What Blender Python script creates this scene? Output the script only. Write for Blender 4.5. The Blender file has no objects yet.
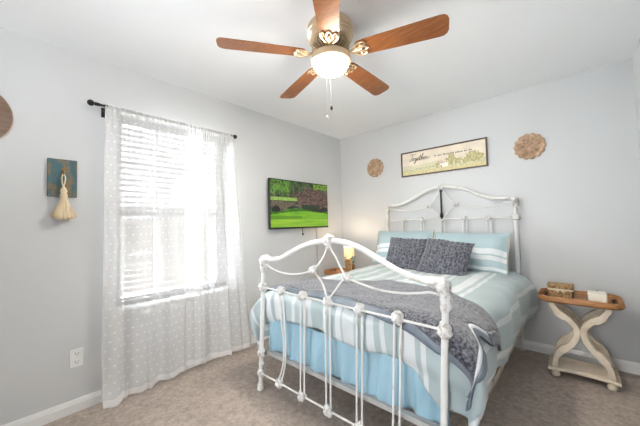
import bpy, math, random
import numpy as np
from mathutils import Vector, Matrix, noise
random.seed(7)
R_ = math.radians
PI = math.pi
SC = bpy.context.scene
COL = SC.collection

# ------------------------------------------------------------------ camera
YAW, PITCH, ROLL = 0.736408108, 0.0385280504, -0.0235986904
CAM = (2.52183734, -3.25783479, 1.20717634)
F = Vector((-math.sin(YAW) * math.cos(PITCH), math.cos(YAW) * math.cos(PITCH), math.sin(PITCH)))
r0 = Vector((math.cos(YAW), math.sin(YAW), 0)); u0 = r0.cross(F)
rr = r0 * math.cos(ROLL) + u0 * math.sin(ROLL); uu = u0 * math.cos(ROLL) - r0 * math.sin(ROLL)
cd = bpy.data.cameras.new('camera'); cam = bpy.data.objects.new('camera', cd); COL.objects.link(cam)
cd.sensor_width = 36; cd.lens = 283.157743 / 640 * 36; cd.clip_start = .02
cam.matrix_world = Matrix(((rr.x, uu.x, -F.x, CAM[0]), (rr.y, uu.y, -F.y, CAM[1]), (rr.z, uu.z, -F.z, CAM[2]), (0, 0, 0, 1)))
SC.camera = cam

# ------------------------------------------------------------------ world, daylight, exposure
W = bpy.data.worlds.new('overcast_sky'); SC.world = W; W.use_nodes = True
wn = W.node_tree.nodes; wl = W.node_tree.links; wn.clear()
wo = wn.new('ShaderNodeOutputWorld'); wb = wn.new('ShaderNodeBackground')
tc = wn.new('ShaderNodeTexCoord'); sx = wn.new('ShaderNodeSeparateXYZ'); cr = wn.new('ShaderNodeValToRGB')
wl.new(tc.outputs['Generated'], sx.inputs[0]); wl.new(sx.outputs['Z'], cr.inputs[0])
cr.color_ramp.elements[0].position = 0.0; cr.color_ramp.elements[0].color = (.50, .475, .43, 1)
cr.color_ramp.elements[1].position = .12; cr.color_ramp.elements[1].color = (.93, .97, 1, 1)
wl.new(cr.outputs[0], wb.inputs[0]); wb.inputs[1].default_value = .86
wl.new(wb.outputs[0], wo.inputs[0])
SC.view_settings.view_transform = 'Standard'; SC.view_settings.look = 'None'
SC.view_settings.exposure = 0.84; SC.view_settings.gamma = 1.0; SC.view_settings.use_curve_mapping = False
SC.cycles.max_bounces = 10; SC.cycles.diffuse_bounces = 7; SC.cycles.transparent_max_bounces = 24
SC.cycles.sample_clamp_indirect = 6.0
SC.cycles.use_denoising = True


def area(name, loc, rot, sx_, sy_, energy, color=(1, 1, 1), spread=180):
    l = bpy.data.lights.new(name, 'AREA'); l.shape = 'RECTANGLE'; l.size = sx_; l.size_y = sy_
    l.energy = energy; l.color = color; l.spread = R_(spread)
    o = bpy.data.objects.new(name, l); COL.objects.link(o); o.location = loc; o.rotation_euler = rot
    return o


def sun(name, az, el, strength, angle, color):
    """daylight travelling towards azimuth az (from +x to +y), descending by el degrees"""
    l = bpy.data.lights.new(name, 'SUN'); l.energy = strength; l.angle = R_(angle); l.color = color
    o = bpy.data.objects.new(name, l); COL.objects.link(o); o.location = (-3, -2.3, 3)
    d = Vector((math.cos(R_(az)) * math.cos(R_(el)), math.sin(R_(az)) * math.cos(R_(el)), -math.sin(R_(el))))
    o.rotation_euler = d.to_track_quat('-Z', 'Y').to_euler()


# broad hazy daylight through the window; an added fill lamp behind an assumed doorway at the camera's back
sun('hazy_daylight', 24, 5, 57, 84, (.90, .96, 1.0))
area('added_hallway_fill', (2.05, -5.3, 1.2), (R_(90), 0, R_(30)), .9, 1.9, 36, (.94, .97, 1.0), 150)
# added unseen spot that fills the room by bouncing off the ceiling
fl = bpy.data.lights.new('added_ceiling_fill', 'SPOT'); fl.energy = 58; fl.spot_size = R_(120); fl.spot_blend = .8; fl.shadow_soft_size = .06; fl.color = (.95, .98, 1.0)
flo = bpy.data.objects.new('added_ceiling_fill', fl); COL.objects.link(flo); flo.location = (2.2, -3.45, 1.35)
flo.rotation_euler = Vector((-.75, -.25, 1.0)).to_track_quat('-Z', 'Y').to_euler()


# ------------------------------------------------------------------ materials
def mat(name, col=(.8, .8, .8), rough=.6, metal=0, col2=None, scale=20, detail=4, stretch=(1, 1, 1), bump=0, bscale=None,
        spec=.5, ramp=(.35, .65), emit=None, sheen=0, coord='Object'):
    m = bpy.data.materials.new(name); m.use_nodes = True
    nt = m.node_tree; n = nt.nodes; L = nt.links; b = n['Principled BSDF']
    b.inputs['Base Color'].default_value = (*col, 1); b.inputs['Roughness'].default_value = rough
    b.inputs['Metallic'].default_value = metal; b.inputs['Specular IOR Level'].default_value = spec
    if sheen: b.inputs['Sheen Weight'].default_value = sheen
    if emit: b.inputs['Emission Color'].default_value = (*emit[0], 1); b.inputs['Emission Strength'].default_value = emit[1]
    t = n.new('ShaderNodeTexCoord'); mp = n.new('ShaderNodeMapping'); L.new(t.outputs[coord], mp.inputs[0]); mp.inputs['Scale'].default_value = stretch
    nz = n.new('ShaderNodeTexNoise'); nz.inputs['Scale'].default_value = scale; nz.inputs['Detail'].default_value = detail; nz.inputs['Roughness'].default_value = .8 if detail > 12 else .5; L.new(mp.outputs[0], nz.inputs[0])
    if col2 is None: col2 = tuple(c * .94 for c in col)
    r = n.new('ShaderNodeValToRGB'); L.new(nz.outputs['Fac'], r.inputs[0])
    r.color_ramp.elements[0].position = ramp[0]; r.color_ramp.elements[0].color = (*col2, 1)
    r.color_ramp.elements[1].position = ramp[1]; r.color_ramp.elements[1].color = (*col, 1)
    L.new(r.outputs[0], b.inputs['Base Color'])
    if bump:
        bz = n.new('ShaderNodeTexNoise'); bz.inputs['Scale'].default_value = bscale or scale * 3; bz.inputs['Detail'].default_value = 3; L.new(mp.outputs[0], bz.inputs[0])
        bp = n.new('ShaderNodeBump'); bp.inputs['Strength'].default_value = bump; bp.inputs['Distance'].default_value = .01
        L.new(bz.outputs['Fac'], bp.inputs['Height']); L.new(bp.outputs[0], b.inputs['Normal'])
    m['_r'] = 1
    return m


def bands_material(name, base, stripe, bands, axis, rough=.75, extra=None, source='UV', bump=.15, bscale=60):
    """striped cloth: bands = [(centre, half width, strength)] along one UV axis"""
    m = mat(name, base, rough, bump=bump, bscale=bscale, scale=9, col2=tuple(c * .95 for c in base), sheen=.15, spec=.2)
    n = m.node_tree.nodes; L = m.node_tree.links; b = n['Principled BSDF']
    old = b.inputs['Base Color'].links[0].from_socket
    t = n.new('ShaderNodeTexCoord'); s = n.new('ShaderNodeSeparateXYZ'); L.new(t.outputs[source], s.inputs[0])
    prev = old
    for c, hw, st in bands:
        a = n.new('ShaderNodeMath'); a.operation = 'SUBTRACT'; L.new(s.outputs[axis], a.inputs[0]); a.inputs[1].default_value = c
        d = n.new('ShaderNodeMath'); d.operation = 'ABSOLUTE'; L.new(a.outputs[0], d.inputs[0])
        mr = n.new('ShaderNodeMapRange'); L.new(d.outputs[0], mr.inputs[0])
        mr.inputs['From Min'].default_value = hw * 1.08; mr.inputs['From Max'].default_value = hw * .92
        mr.inputs['To Min'].default_value = 0; mr.inputs['To Max'].default_value = st
        mx = n.new('ShaderNodeMix'); mx.data_type = 'RGBA'
        L.new(mr.outputs[0], mx.inputs['Factor']); L.new(prev, mx.inputs['A']); mx.inputs['B'].default_value = (*stripe, 1)
        prev = mx.outputs['Result']
    L.new(prev, b.inputs['Base Color'])
    return m


M = {}
M['wall'] = mat('wall_paint', (.58, .59, .60), .85, col2=(.57, .58, .59), scale=2, bump=.04, bscale=180, spec=.2)
M['ceiling'] = mat('ceiling_paint', (.86, .872, .885), .9, col2=(.85, .862, .875), scale=2, bump=.06, bscale=150, spec=.1)
M['trim'] = mat('white_gloss_trim', (.76, .76, .76), .4, scale=5)
M['carpet'] = mat('tan_pile_carpet', (.58, .49, .425), .95, col2=(.27, .215, .178), scale=30, detail=15, ramp=(.33, .64), bump=.9, bscale=260, spec=.05, sheen=.2)
M['vinyl'] = mat('white_vinyl', (.48, .48, .48), .5)
M['blind'] = mat('darkened_blind_slat', (.10, .10, .10), .5)  # white slats darkened in colour so the daylight does not blow them out
M['black'] = mat('matte_black_metal', (.012, .012, .012), .4, metal=.3)
M['bedwhite'] = mat('chipped_white_paint', (.68, .675, .655), .42, col2=(.52, .47, .41), scale=14, detail=8, ramp=(.28, .42), bump=.15, bscale=80)
M['casting'] = mat('cast_white_paint', (.69, .68, .665), .45, col2=(.40, .365, .33), scale=60, detail=6, ramp=(.34, .52), bump=.6, bscale=90)
M['rust'] = mat('beige_steel', (.50, .44, .36), .5, col2=(.32, .25, .18), scale=18)
M['steel'] = mat('grey_steel', (.40, .40, .39), .45, col2=(.36, .35, .34), scale=18)
M['foam'] = mat('grey_ticking', (.36, .36, .36), .9, scale=30)
M['mattress'] = mat('white_ticking', (.75, .75, .74), .9, scale=30)
M['skirt'] = mat('blue_cotton_sateen', (.30, .475, .57), .5, col2=(.27, .44, .54), scale=5, bump=.08, bscale=30, sheen=.2)
M['plush'] = mat('charcoal_plush', (.20, .205, .235), .95, col2=(.028, .030, .042), scale=75, detail=6, ramp=(.38, .66), bump=.8, bscale=160, sheen=.5, spec=.1)
M['satin'] = mat('slate_satin_binding', (.155, .185, .225), .4, col2=(.11, .135, .17), scale=12, bump=.1)
M['fleece'] = mat('white_fleece', (.74, .75, .77), .95, scale=40, bump=.4, bscale=160)
M['knit'] = mat('slate_knit', (.19, .195, .225), .95, col2=(.04, .043, .058), scale=60, ramp=(.36, .66), stretch=(1, 1, 1), bump=.8, bscale=110, sheen=.3, spec=.1)
M['tan'] = mat('tan_piping', (.42, .33, .22), .8, scale=50)
M['oak'] = mat('honey_oak_wood', (.44, .205, .07), .45, col2=(.25, .10, .03), scale=9, detail=6, stretch=(1.2, 9, 9), bump=.12)
M['antique'] = mat('antique_white_wood', (.72, .63, .51), .55, col2=(.56, .46, .34), scale=9, detail=6, ramp=(.3, .55), bump=.1)
M['blade'] = mat('cherry_fan_blade', (.30, .105, .025), .32, col2=(.19, .058, .013), scale=6, detail=6, stretch=(1.5, 14, 14))
M['brass'] = mat('antique_brass', (.72, .58, .40), .33, metal=.75, col2=(.55, .42, .27), scale=8)
M['darkbrass'] = mat('dark_brass', (.22, .15, .08), .35, metal=.9)
M['wood_disc'] = mat('brown_stained_wood', (.20, .125, .085), .5, col2=(.13, .08, .05), scale=6, stretch=(1, 1, 12))
M['disc_rim'] = mat('pale_wood_edge', (.45, .38, .31), .6)
M['carved'] = mat('weathered_carved_wood', (.60, .42, .29), .8, col2=(.36, .24, .15), scale=30, detail=5, bump=.5)
M['wicker'] = mat('brown_wicker', (.52, .33, .15), .6, col2=(.17, .09, .03), scale=70, detail=3, bump=.8, bscale=120)
M['ribbon'] = mat('cream_ribbon', (.75, .66, .50), .6)
M['wax'] = mat('ivory_wax', (.80, .76, .66), .5)
M['raffia'] = mat('cream_raffia', (.78, .66, .47), .85, col2=(.60, .47, .30), scale=40, stretch=(1, 1, .2))
M['teal'] = mat('distressed_teal_board', (.055, .125, .145), .7, col2=(.19, .14, .08), scale=26, detail=12, ramp=(.42, .56), stretch=(1, 1, .45), bump=.3)
M['plastic'] = mat('white_plastic', (.78, .78, .78), .35)
M['slot'] = mat('outlet_slot', (.05, .05, .05), .6)
M['bezel'] = mat('black_bezel', (.008, .008, .009), .25)
M['cable'] = mat('grey_cable_cover', (.42, .42, .42), .5)
M['signframe'] = mat('dark_walnut_frame', (.11, .075, .05), .5, col2=(.06, .04, .025), scale=30)
M['ink'] = mat('brown_ink', (.07, .055, .045), .8)
M['leaf'] = mat('sage_leaf', (.26, .33, .22), .7)
M['pink'] = mat('dusty_pink_wax', (.62, .40, .34), .6)
M['amber'] = mat('amber_bottle', (.20, .085, .02), .2)
M['glassjar'] = mat('pale_glass', (.62, .68, .68), .1, spec=.6)
M['bulbglass'] = mat('frosted_bowl', (.95, .9, .8), .3, emit=((1.0, .94, .85), 100.0))
M['shade'] = mat('lit_lamp_shade', (.85, .68, .42), .8, emit=((1.0, .66, .30), .42))
for mm in M.values():
    if '_r' in mm: del mm['_r']

# glass: thin clear pane
# the bulb sits low in the frosted bowl, so the bowl glows most around its bottom and warmer towards the rim
n = M['bulbglass'].node_tree.nodes; L = M['bulbglass'].node_tree.links
t_ = n.new('ShaderNodeTexCoord'); s_ = n.new('ShaderNodeSeparateXYZ'); L.new(t_.outputs['Generated'], s_.inputs[0])
for sock, e0, e1 in (('Emission Strength', (190, 190, 190, 1), (7, 7, 7, 1)), ('Emission Color', (1, .95, .87, 1), (1, .80, .52, 1))):
    r_ = n.new('ShaderNodeValToRGB'); L.new(s_.outputs[2], r_.inputs[0]); r_.color_ramp.elements[0].position = .15; r_.color_ramp.elements[1].position = .8
    r_.color_ramp.elements[0].color = e0; r_.color_ramp.elements[1].color = e1; L.new(r_.outputs[0], M['bulbglass'].node_tree.nodes['Principled BSDF'].inputs[sock])
g = bpy.data.materials.new('clear_glass'); g.use_nodes = True; n = g.node_tree.nodes; n.clear()
o_ = n.new('ShaderNodeOutputMaterial'); t_ = n.new('ShaderNodeBsdfTransparent'); gl = n.new('ShaderNodeBsdfGlossy'); mx_ = n.new('ShaderNodeMixShader')
gl.inputs['Roughness'].default_value = .02; mx_.inputs[0].default_value = .03
g.node_tree.links.new(t_.outputs[0], mx_.inputs[1]); g.node_tree.links.new(gl.outputs[0], mx_.inputs[2]); g.node_tree.links.new(mx_.outputs[0], o_.inputs[0])
M['glass'] = g

# sheer curtain with rows of woven tufts
g = bpy.data.materials.new('dotted_sheer'); g.use_nodes = True; nt = g.node_tree; n = nt.nodes; L = nt.links; n.clear()
o_ = n.new('ShaderNodeOutputMaterial'); tr = n.new('ShaderNodeBsdfTransparent'); df = n.new('ShaderNodeBsdfDiffuse'); tl = n.new('ShaderNodeBsdfTranslucent')
df.inputs[0].default_value = (.96, .96, .96, 1); tl.inputs[0].default_value = (.05, .05, .05, 1)
cl = n.new('ShaderNodeMixShader'); cl.inputs[0].default_value = .2; L.new(df.outputs[0], cl.inputs[1]); L.new(tl.outputs[0], cl.inputs[2])
tc = n.new('ShaderNodeTexCoord'); sp = n.new('ShaderNodeSeparateXYZ'); L.new(tc.outputs['UV'], sp.inputs[0])


def mth(op, a, b=None, c=None):
    x = n.new('ShaderNodeMath'); x.operation = op
    for i, v in enumerate((a, b, c)):
        if v is None: continue
        if isinstance(v, (int, float)): x.inputs[i].default_value = v
        else: L.new(v, x.inputs[i])
    return x.outputs[0]


SX, SY = .058, .056
row = mth('FLOOR', mth('DIVIDE', sp.outputs[1], SY))
off = mth('MULTIPLY', mth('MODULO', row, 2.0), .5)
fx = mth('SUBTRACT', mth('FRACT', mth('ADD', mth('DIVIDE', sp.outputs[0], SX), off)), .5)
fy = mth('SUBTRACT', mth('FRACT', mth('DIVIDE', sp.outputs[1], SY)), .5)
dd = mth('SQRT', mth('ADD', mth('POWER', mth('MULTIPLY', fx, SX / .009), 2.0), mth('POWER', mth('MULTIPLY', fy, SY / .006), 2.0)))
dot = mth('LESS_THAN', dd, 1.0)
hem = mth('LESS_THAN', sp.outputs[1], .045)
op = mth('MINIMUM', mth('ADD', mth('MULTIPLY', mth('MAXIMUM', dot, hem), .14), .50), .95)
ms = n.new('ShaderNodeMixShader'); L.new(op, ms.inputs[0]); L.new(tr.outputs[0], ms.inputs[1]); L.new(cl.outputs[0], ms.inputs[2]); L.new(ms.outputs[0], o_.inputs[0])
M['sheer'] = g


def vcol_material(name, emit=0, rough=.5):
    m = bpy.data.materials.new(name); m.use_nodes = True; nn = m.node_tree.nodes; b = nn['Principled BSDF']
    a = nn.new('ShaderNodeVertexColor'); a.layer_name = 'picture'
    b.inputs['Roughness'].default_value = rough
    if emit:
        b.inputs['Base Color'].default_value = (.01, .01, .01, 1)
        m.node_tree.links.new(a.outputs[0], b.inputs['Emission Color']); b.inputs['Emission Strength'].default_value = emit
    else: m.node_tree.links.new(a.outputs[0], b.inputs['Base Color'])
    return m


M['screen'] = vcol_material('lit_tv_picture', .57, .25)
M['print'] = vcol_material('printed_landscape', 0, .7)


# ------------------------------------------------------------------ geometry helpers
class MB:
    def __init__(s): s.v = []; s.f = []; s.uv = None
    def add(s, vs, fs):
        k = len(s.v); s.v += [tuple(v) for v in vs]; s.f += [tuple(i + k for i in f) for f in fs]; return s
    def box(s, lo, hi, bev=0):
        x0, y0, z0 = lo; x1, y1, z1 = hi
        if bev <= 0:
            vs = [(x0, y0, z0), (x1, y0, z0), (x1, y1, z0), (x0, y1, z0), (x0, y0, z1), (x1, y0, z1), (x1, y1, z1), (x0, y1, z1)]
            return s.add(vs, [(0, 3, 2, 1), (4, 5, 6, 7), (0, 1, 5, 4), (1, 2, 6, 5), (2, 3, 7, 6), (3, 0, 4, 7)])
        b = bev
        rings = []
        for z, i in ((z0, b), (z0 + b, 0), (z1 - b, 0), (z1, b)):
            rings.append([(x0 + i, y0 + b, z), (x0 + b, y0 + i, z), (x1 - b, y0 + i, z), (x1 - i, y0 + b, z), (x1 - i, y1 - b, z), (x1 - b, y1 - i, z), (x0 + b, y1 - i, z), (x0 + i, y1 - b, z)])
        return s.loft(rings)
    def loft(s, rings, cap=True, closed=True):
        k = len(rings[0]); vs = [p for r in rings for p in r]; fs = []
        for a in range(len(rings) - 1):
            for i in range(k if closed else k - 1):
                j = (i + 1) % k
                fs.append((a * k + i, a * k + j, (a + 1) * k + j, (a + 1) * k + i))
        if cap: fs.append(tuple(range(k - 1, -1, -1))); fs.append(tuple((len(rings) - 1) * k + i for i in range(k)))
        return s.add(vs, fs)
    def tube(s, pts, r, seg=8, smooth=0, cap=True):
        P = [Vector(p) for p in pts]
        if smooth: P = catmull(P, smooth)
        rad = r if callable(r) else (lambda t: r)
        T = []
        for i in range(len(P)):
            a = P[max(i - 1, 0)]; b = P[min(i + 1, len(P) - 1)]; T.append((b - a).normalized())
        up = Vector((0, 1, 0)) if abs(T[0].y) < .9 else Vector((1, 0, 0))
        nrm = (up - T[0] * up.dot(T[0])).normalized(); rings = []
        for i, p in enumerate(P):
            nrm = (nrm - T[i] * nrm.dot(T[i])).normalized(); bn = T[i].cross(nrm)
            q = rad(i / (len(P) - 1))
            rings.append([tuple(p + (nrm * math.cos(2 * PI * k / seg) + bn * math.sin(2 * PI * k / seg)) * q) for k in range(seg)])
        return s.loft(rings, cap)
    def lathe(s, prof, c=(0, 0, 0), seg=28, sxy=(1, 1), cap=True):
        rings = [[(c[0] + r * sxy[0] * math.cos(2 * PI * k / seg), c[1] + r * sxy[1] * math.sin(2 * PI * k / seg), c[2] + z) for k in range(seg)] for r, z in prof]
        return s.loft(rings, cap)
    def ball(s, c, r, seg=12, rings=8, bump=0, sc=(1, 1, 1), freq=30):
        rs = []
        for a in range(rings + 1):
            th = PI * a / rings; th = min(max(th, .02), PI - .02); row_ = []
            for k in range(seg):
                ph = 2 * PI * k / seg
                d = Vector((math.sin(th) * math.cos(ph), math.sin(th) * math.sin(ph), -math.cos(th)))
                q = r * (1 + bump * noise.noise(Vector(c) * 13 + d * r * freq * 2))
                row_.append((c[0] + d.x * q * sc[0], c[1] + d.y * q * sc[1], c[2] + d.z * q * sc[2]))
            rs.append(row_)
        return s.loft(rs)
    def grid(s, fn, nu, nv):
        vs = [fn(i / nu, j / nv) for j in range(nv + 1) for i in range(nu + 1)]
        fs = [(j * (nu + 1) + i, j * (nu + 1) + i + 1, (j + 1) * (nu + 1) + i + 1, (j + 1) * (nu + 1) + i) for j in range(nv) for i in range(nu)]
        return s.add(vs, fs)
    def prism(s, poly, y0, y1):
        """extrude a closed outline in x,z along y"""
        return s.loft([[(x, y0, z) for x, z in poly], [(x, y1, z) for x, z in poly]])
    def build(s, name, m, parent=None, smooth=True, uvf=None, solid=0, bevel=0, sub=0, angle=40):
        me = bpy.data.meshes.new(name); me.from_pydata(s.v, [], s.f); me.validate()
        import bmesh
        b = bmesh.new(); b.from_mesh(me); bmesh.ops.recalc_face_normals(b, faces=b.faces); b.to_mesh(me); b.free()
        me.materials.append(M[m] if isinstance(m, str) else m)
        if uvf is not None:
            uvl = me.uv_layers.new(name='UVMap')
            for l in me.loops: uvl.data[l.index].uv = uvf[l.vertex_index]
        o = bpy.data.objects.new(name, me); COL.objects.link(o)
        if smooth:
            for p in me.polygons: p.use_smooth = True
            if angle < 180: me.set_sharp_from_angle(angle=R_(angle))
        if solid:
            d = o.modifiers.new('thickness', 'SOLIDIFY'); d.thickness = solid; d.offset = 0
        if bevel:
            d = o.modifiers.new('bevel', 'BEVEL'); d.width = bevel; d.segments = 2; d.limit_method = 'ANGLE'
        if sub:
            d = o.modifiers.new('subsurf', 'SUBSURF'); d.levels = sub; d.render_levels = sub
        if parent is not None:
            root = parent
            while root.parent: root = root.parent
            o.parent = parent
            if parent.type == 'EMPTY': o.matrix_parent_inverse = Matrix.Translation(parent.location).inverted()
            elif parent.parent is not None: o.matrix_parent_inverse = Matrix.Identity(4)
            else: o.matrix_parent_inverse = Matrix.Translation(parent.location).inverted()
        else:
            xs = np.array(s.v); c = Vector(((xs[:, 0].min() + xs[:, 0].max()) / 2, (xs[:, 1].min() + xs[:, 1].max()) / 2, xs[:, 2].min()))
            me.transform(Matrix.Translation(-c)); o.location = c
        return o


def catmull(P, k):
    out = []
    for i in range(len(P) - 1):
        a, b, c, d = P[max(i - 1, 0)], P[i], P[i + 1], P[min(i + 2, len(P) - 1)]
        for j in range(k):
            t = j / k
            out.append(.5 * ((2 * b) + (c - a) * t + (2 * a - 5 * b + 4 * c - d) * t * t + (3 * b - a - 3 * c + d) * t ** 3))
    out.append(P[-1]); return out


def tag(o, label, cat, group=None, kind=None):
    o['label'] = label; o['category'] = cat
    if group: o['group'] = group
    if kind: o['kind'] = kind
    return o


def thing(name, loc, label, cat, group=None):
    o = bpy.data.objects.new(name, None); COL.objects.link(o); o.location = loc; o.empty_display_size = .1
    return tag(o, label, cat, group)


def dup(root, loc, label, rot=None):
    def cp(o, parent):
        c = o.copy(); COL.objects.link(c)
        if parent is not None: c.parent = parent; c.matrix_parent_inverse = o.matrix_parent_inverse.copy()
        for ch in [x for x in SC.objects if x.parent == o]: cp(ch, c)
        return c
    r = cp(root, None); r.location = loc; r['label'] = label
    if rot: r.rotation_euler = rot
    return r


def struct(o): o['kind'] = 'structure'; return o


def rrect(cx, cy, w, d, r, k=6):
    pts = []
    for qx, qy, a0 in ((1, 1, 0), (-1, 1, 90), (-1, -1, 180), (1, -1, 270)):
        for i in range(k + 1):
            a = R_(a0 + 90 * i / k)
            pts.append((cx + qx * (w / 2 - r) + r * math.cos(a), cy + qy * (d / 2 - r) + r * math.sin(a)))
    return pts


# ------------------------------------------------------------------ room shell
XR, YF, H = 2.896, -3.95, 2.44
WY0, WY1, WZ0, WZ1 = -2.715, -1.80, .625, 2.07          # window opening
struct(MB().box((-.2, YF - 2, -.12), (XR + .15, .15, 0)).build('floor', 'carpet', smooth=False))
struct(MB().box((-.2, YF - 2, H), (XR + .15, .15, H + .12)).build('ceiling', 'ceiling', smooth=False))
b = MB(); T = -.15
b.box((T, YF, 0), (0, WY0, H)); b.box((T, WY1, 0), (0, .15, H)); b.box((T, WY0, 0), (0, WY1, WZ0)); b.box((T, WY0, WZ1), (0, WY1, H))
struct(b.build('wall_left', 'wall', smooth=False))
struct(MB().box((-.15, 0, 0), (XR + .15, .15, H)).build('wall_back', 'wall', smooth=False))
struct(MB().box((XR, YF - 2, 0), (XR + .15, 0, H)).build('wall_right', 'wall', smooth=False))
b = MB(); b.box((-.15, YF - .12, 0), (1.30, YF, H)); b.box((2.30, YF - .12, 0), (XR, YF, H)); b.box((1.30, YF - .12, 2.05), (2.30, YF, H))  # doorway assumed, its opening placed to let the added fill lamp in
struct(b.build('wall_front', 'wall', smooth=False))
b = MB(); b.box((.45, YF - 2, 0), (.55, YF - .12, H)); b.box((.45, YF - 2.1, 0), (XR + .15, YF - 2, H))  # assumed hallway around the added fill lamp
struct(b.build('wall_hallway', 'wall', smooth=False))


def baseboard(name, p, q, n):
    """profiled skirting between two floor points with inward normal n"""
    prof = [(0, 0), (.014, 0), (.014, .055), (.011, .06), (.011, .066), (.007, .074), (.005, .082), (0, .083)]
    struct(MB().loft([[(c[0] + n[0] * a, c[1] + n[1] * a, z) for a, z in prof] for c in (p, q)]).build(name, 'trim', angle=30))


baseboard('baseboard_left', (0, YF), (0, 0), (1, 0))
baseboard('baseboard_back', (0, 0), (XR, 0), (0, -1))
baseboard('baseboard_right', (XR, YF), (XR, 0), (-1, 0))

# ------------------------------------------------------------------ window
win = bpy.data.objects.new('window_1', None); COL.objects.link(win); win.location = (-.1, (WY0 + WY1) / 2, WZ0); win['kind'] = 'structure'
fx0, fx1 = -.15, -.085
gy0, gy1, gz0, gz1, zm = WY0 + .045, WY1 - .10, WZ0 + .05, WZ1 - .045, 1.322
b = MB()
b.box((fx0, WY0, WZ0), (fx1, gy0, WZ1)); b.box((fx0, gy1, WZ0), (fx1, WY1, WZ1)); b.box((fx0, gy0, WZ0), (fx1, gy1, gz0)); b.box((fx0, gy0, gz1), (fx1, gy1, WZ1))
b.box((fx0, gy0, zm - .025), (fx1, gy1, zm + .03))
b.build('window_frame', 'vinyl', win, smooth=False)
b = MB(); ym = (gy0 + gy1) / 2
for k in (1, 2): b.box((-.13, gy0 + (gy1 - gy0) * k / 3 - .011, gz0), (-.11, gy0 + (gy1 - gy0) * k / 3 + .011, gz1))
for za, zb in ((gz0, zm - .025), (zm + .03, gz1)): b.box((-.13, gy0, (za + zb) / 2 - .011), (-.11, gy1, (za + zb) / 2 + .011))
b.build('muntins', 'vinyl', win, smooth=False)
MB().box((-.123, gy0, gz0), (-.119, gy1, gz1)).build('glass_pane', 'glass', win, smooth=False)
b = MB(); b.box((-.085, WY0, WZ0 - .022), (.0, WY1, WZ0 + .003)); b.box((0, WY0 - .035, WZ0 - .022), (.042, WY1 + .035, WZ0 + .003), .004)
b.box((0, WY0 - .02, WZ0 - .085), (.014, WY1 + .02, WZ0 - .022), .003)
b.build('window_sill', 'trim', win, smooth=False)

# slatted blind hung inside the recess
bl = thing('window_blind', (-.045, (WY0 + WY1) / 2, WZ0), 'white horizontal slat blind, coloured dark against daylight glare, lowered in the window recess behind the sheer curtains', 'blind')
b = MB(); z = WZ1 - .085
by0, by1 = WY0 + .012, WY1 - .012
while z > WZ0 + .06:
    t = R_(10); cx = -.047
    pts = [(-.024, -.002), (0, .0015), (.024, -.002)]
    ring = [(cx + a * math.cos(t) - c * math.sin(t), z + a * math.sin(t) + c * math.cos(t)) for a, c in pts]
    low = [(x, zz - .0022) for x, zz in reversed(ring)]
    b.loft([[(x, y, zz) for x, zz in ring + low] for y in (by0, by1)])
    z -= .044
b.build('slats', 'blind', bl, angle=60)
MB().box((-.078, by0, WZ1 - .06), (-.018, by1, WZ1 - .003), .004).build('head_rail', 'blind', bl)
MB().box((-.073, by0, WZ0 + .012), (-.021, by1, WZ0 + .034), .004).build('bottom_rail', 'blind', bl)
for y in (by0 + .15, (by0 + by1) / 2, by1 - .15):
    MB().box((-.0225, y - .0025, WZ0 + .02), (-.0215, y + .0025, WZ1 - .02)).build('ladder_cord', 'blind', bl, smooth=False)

# ------------------------------------------------------------------ curtain rod and the two sheers
RX, RZ = .08, 2.078
rod = thing('curtain_rod', (RX, -2.33, RZ), 'black curtain rod with ball finials mounted above the window', 'curtain rod')
MB().tube([(RX, -2.86, RZ), (RX, -1.80, RZ)], .0085, 12).build('pole', 'black', rod)
for y, s in ((-2.885, -1), (-1.775, 1)):
    b = MB().ball((RX, y, RZ), .021, 16, 10); b.tube([(RX, y - s * .02, RZ), (RX, y - s * .05, RZ)], .012, 12); b.build('finial', 'black', rod)
for y in (-2.80, -1.795):
    b = MB().tube([(0, y, RZ - .02), (.03, y, RZ - .02), (.06, y, RZ - .018), (RX, y, RZ - .012)], .007, 8, 4)
    b.box((0, y - .014, RZ - .06), (.006, y + .014, RZ + .01)); b.tube([(RX, y - .008, RZ), (RX, y + .008, RZ)], .0125, 12); b.build('bracket', 'black', rod)


def curtain(name, top, bot, puddle, seed, label, clothw):
    rnd = random.Random(seed); ph = [rnd.uniform(0, 6.28) for _ in range(6)]
    nu, nv = 150, 90; b = MB(); uv = []
    (t0, t1), (b0, b1) = top, bot
    def fn(i, j):
        d = j                      # 0 top, 1 bottom
        y = (t0 + (t1 - t0) * i) * (1 - d) + (b0 + (b1 - b0) * i) * d
        z0 = puddle(i)
        z = RZ + .012 - (RZ + .012 - z0) * d
        amp = .006 + .034 * min(1, d * 1.5)
        w = math.sin(i * 2 * PI * 3.2 + ph[0] + .5 * math.sin(2 * d + ph[2])) * .55 + math.sin(i * 2 * PI * 6.1 + ph[1] + d) * .35 + math.sin(i * 2 * PI * 1.3 + ph[3]) * .4
        gather = .004 * math.sin(i * 2 * PI * 24) * max(0, 1 - d * 5)
        x = RX + .012 + amp * w + gather + .012 * d
        if d < .03: x = RX + .0105 + gather * .5
        y += .012 * math.sin(i * 2 * PI * 5 + ph[4]) * d
        if z0 < .012:
            k = max(0, d - .93) / .07; x += .05 * k * k * (0.4 + .6 * max(0, 1 - i * 3)); z = max(z, .006 + .004 * (math.sin(i * 40) + 1))
        z += .006 * math.sin(i * 55 + ph[5]) * max(0, d - .9) / .1
        return (max(x, .03), y, max(z, .004))
    b.grid(fn, nu, nv)
    uv = [(clothw * i / nu, (RZ) * (1 - j / nv)) for j in range(nv + 1) for i in range(nu + 1)]
    o = b.build(name, 'sheer', uvf=uv, angle=180)
    return tag(o, label, 'curtain', 'sheer window curtains')


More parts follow.
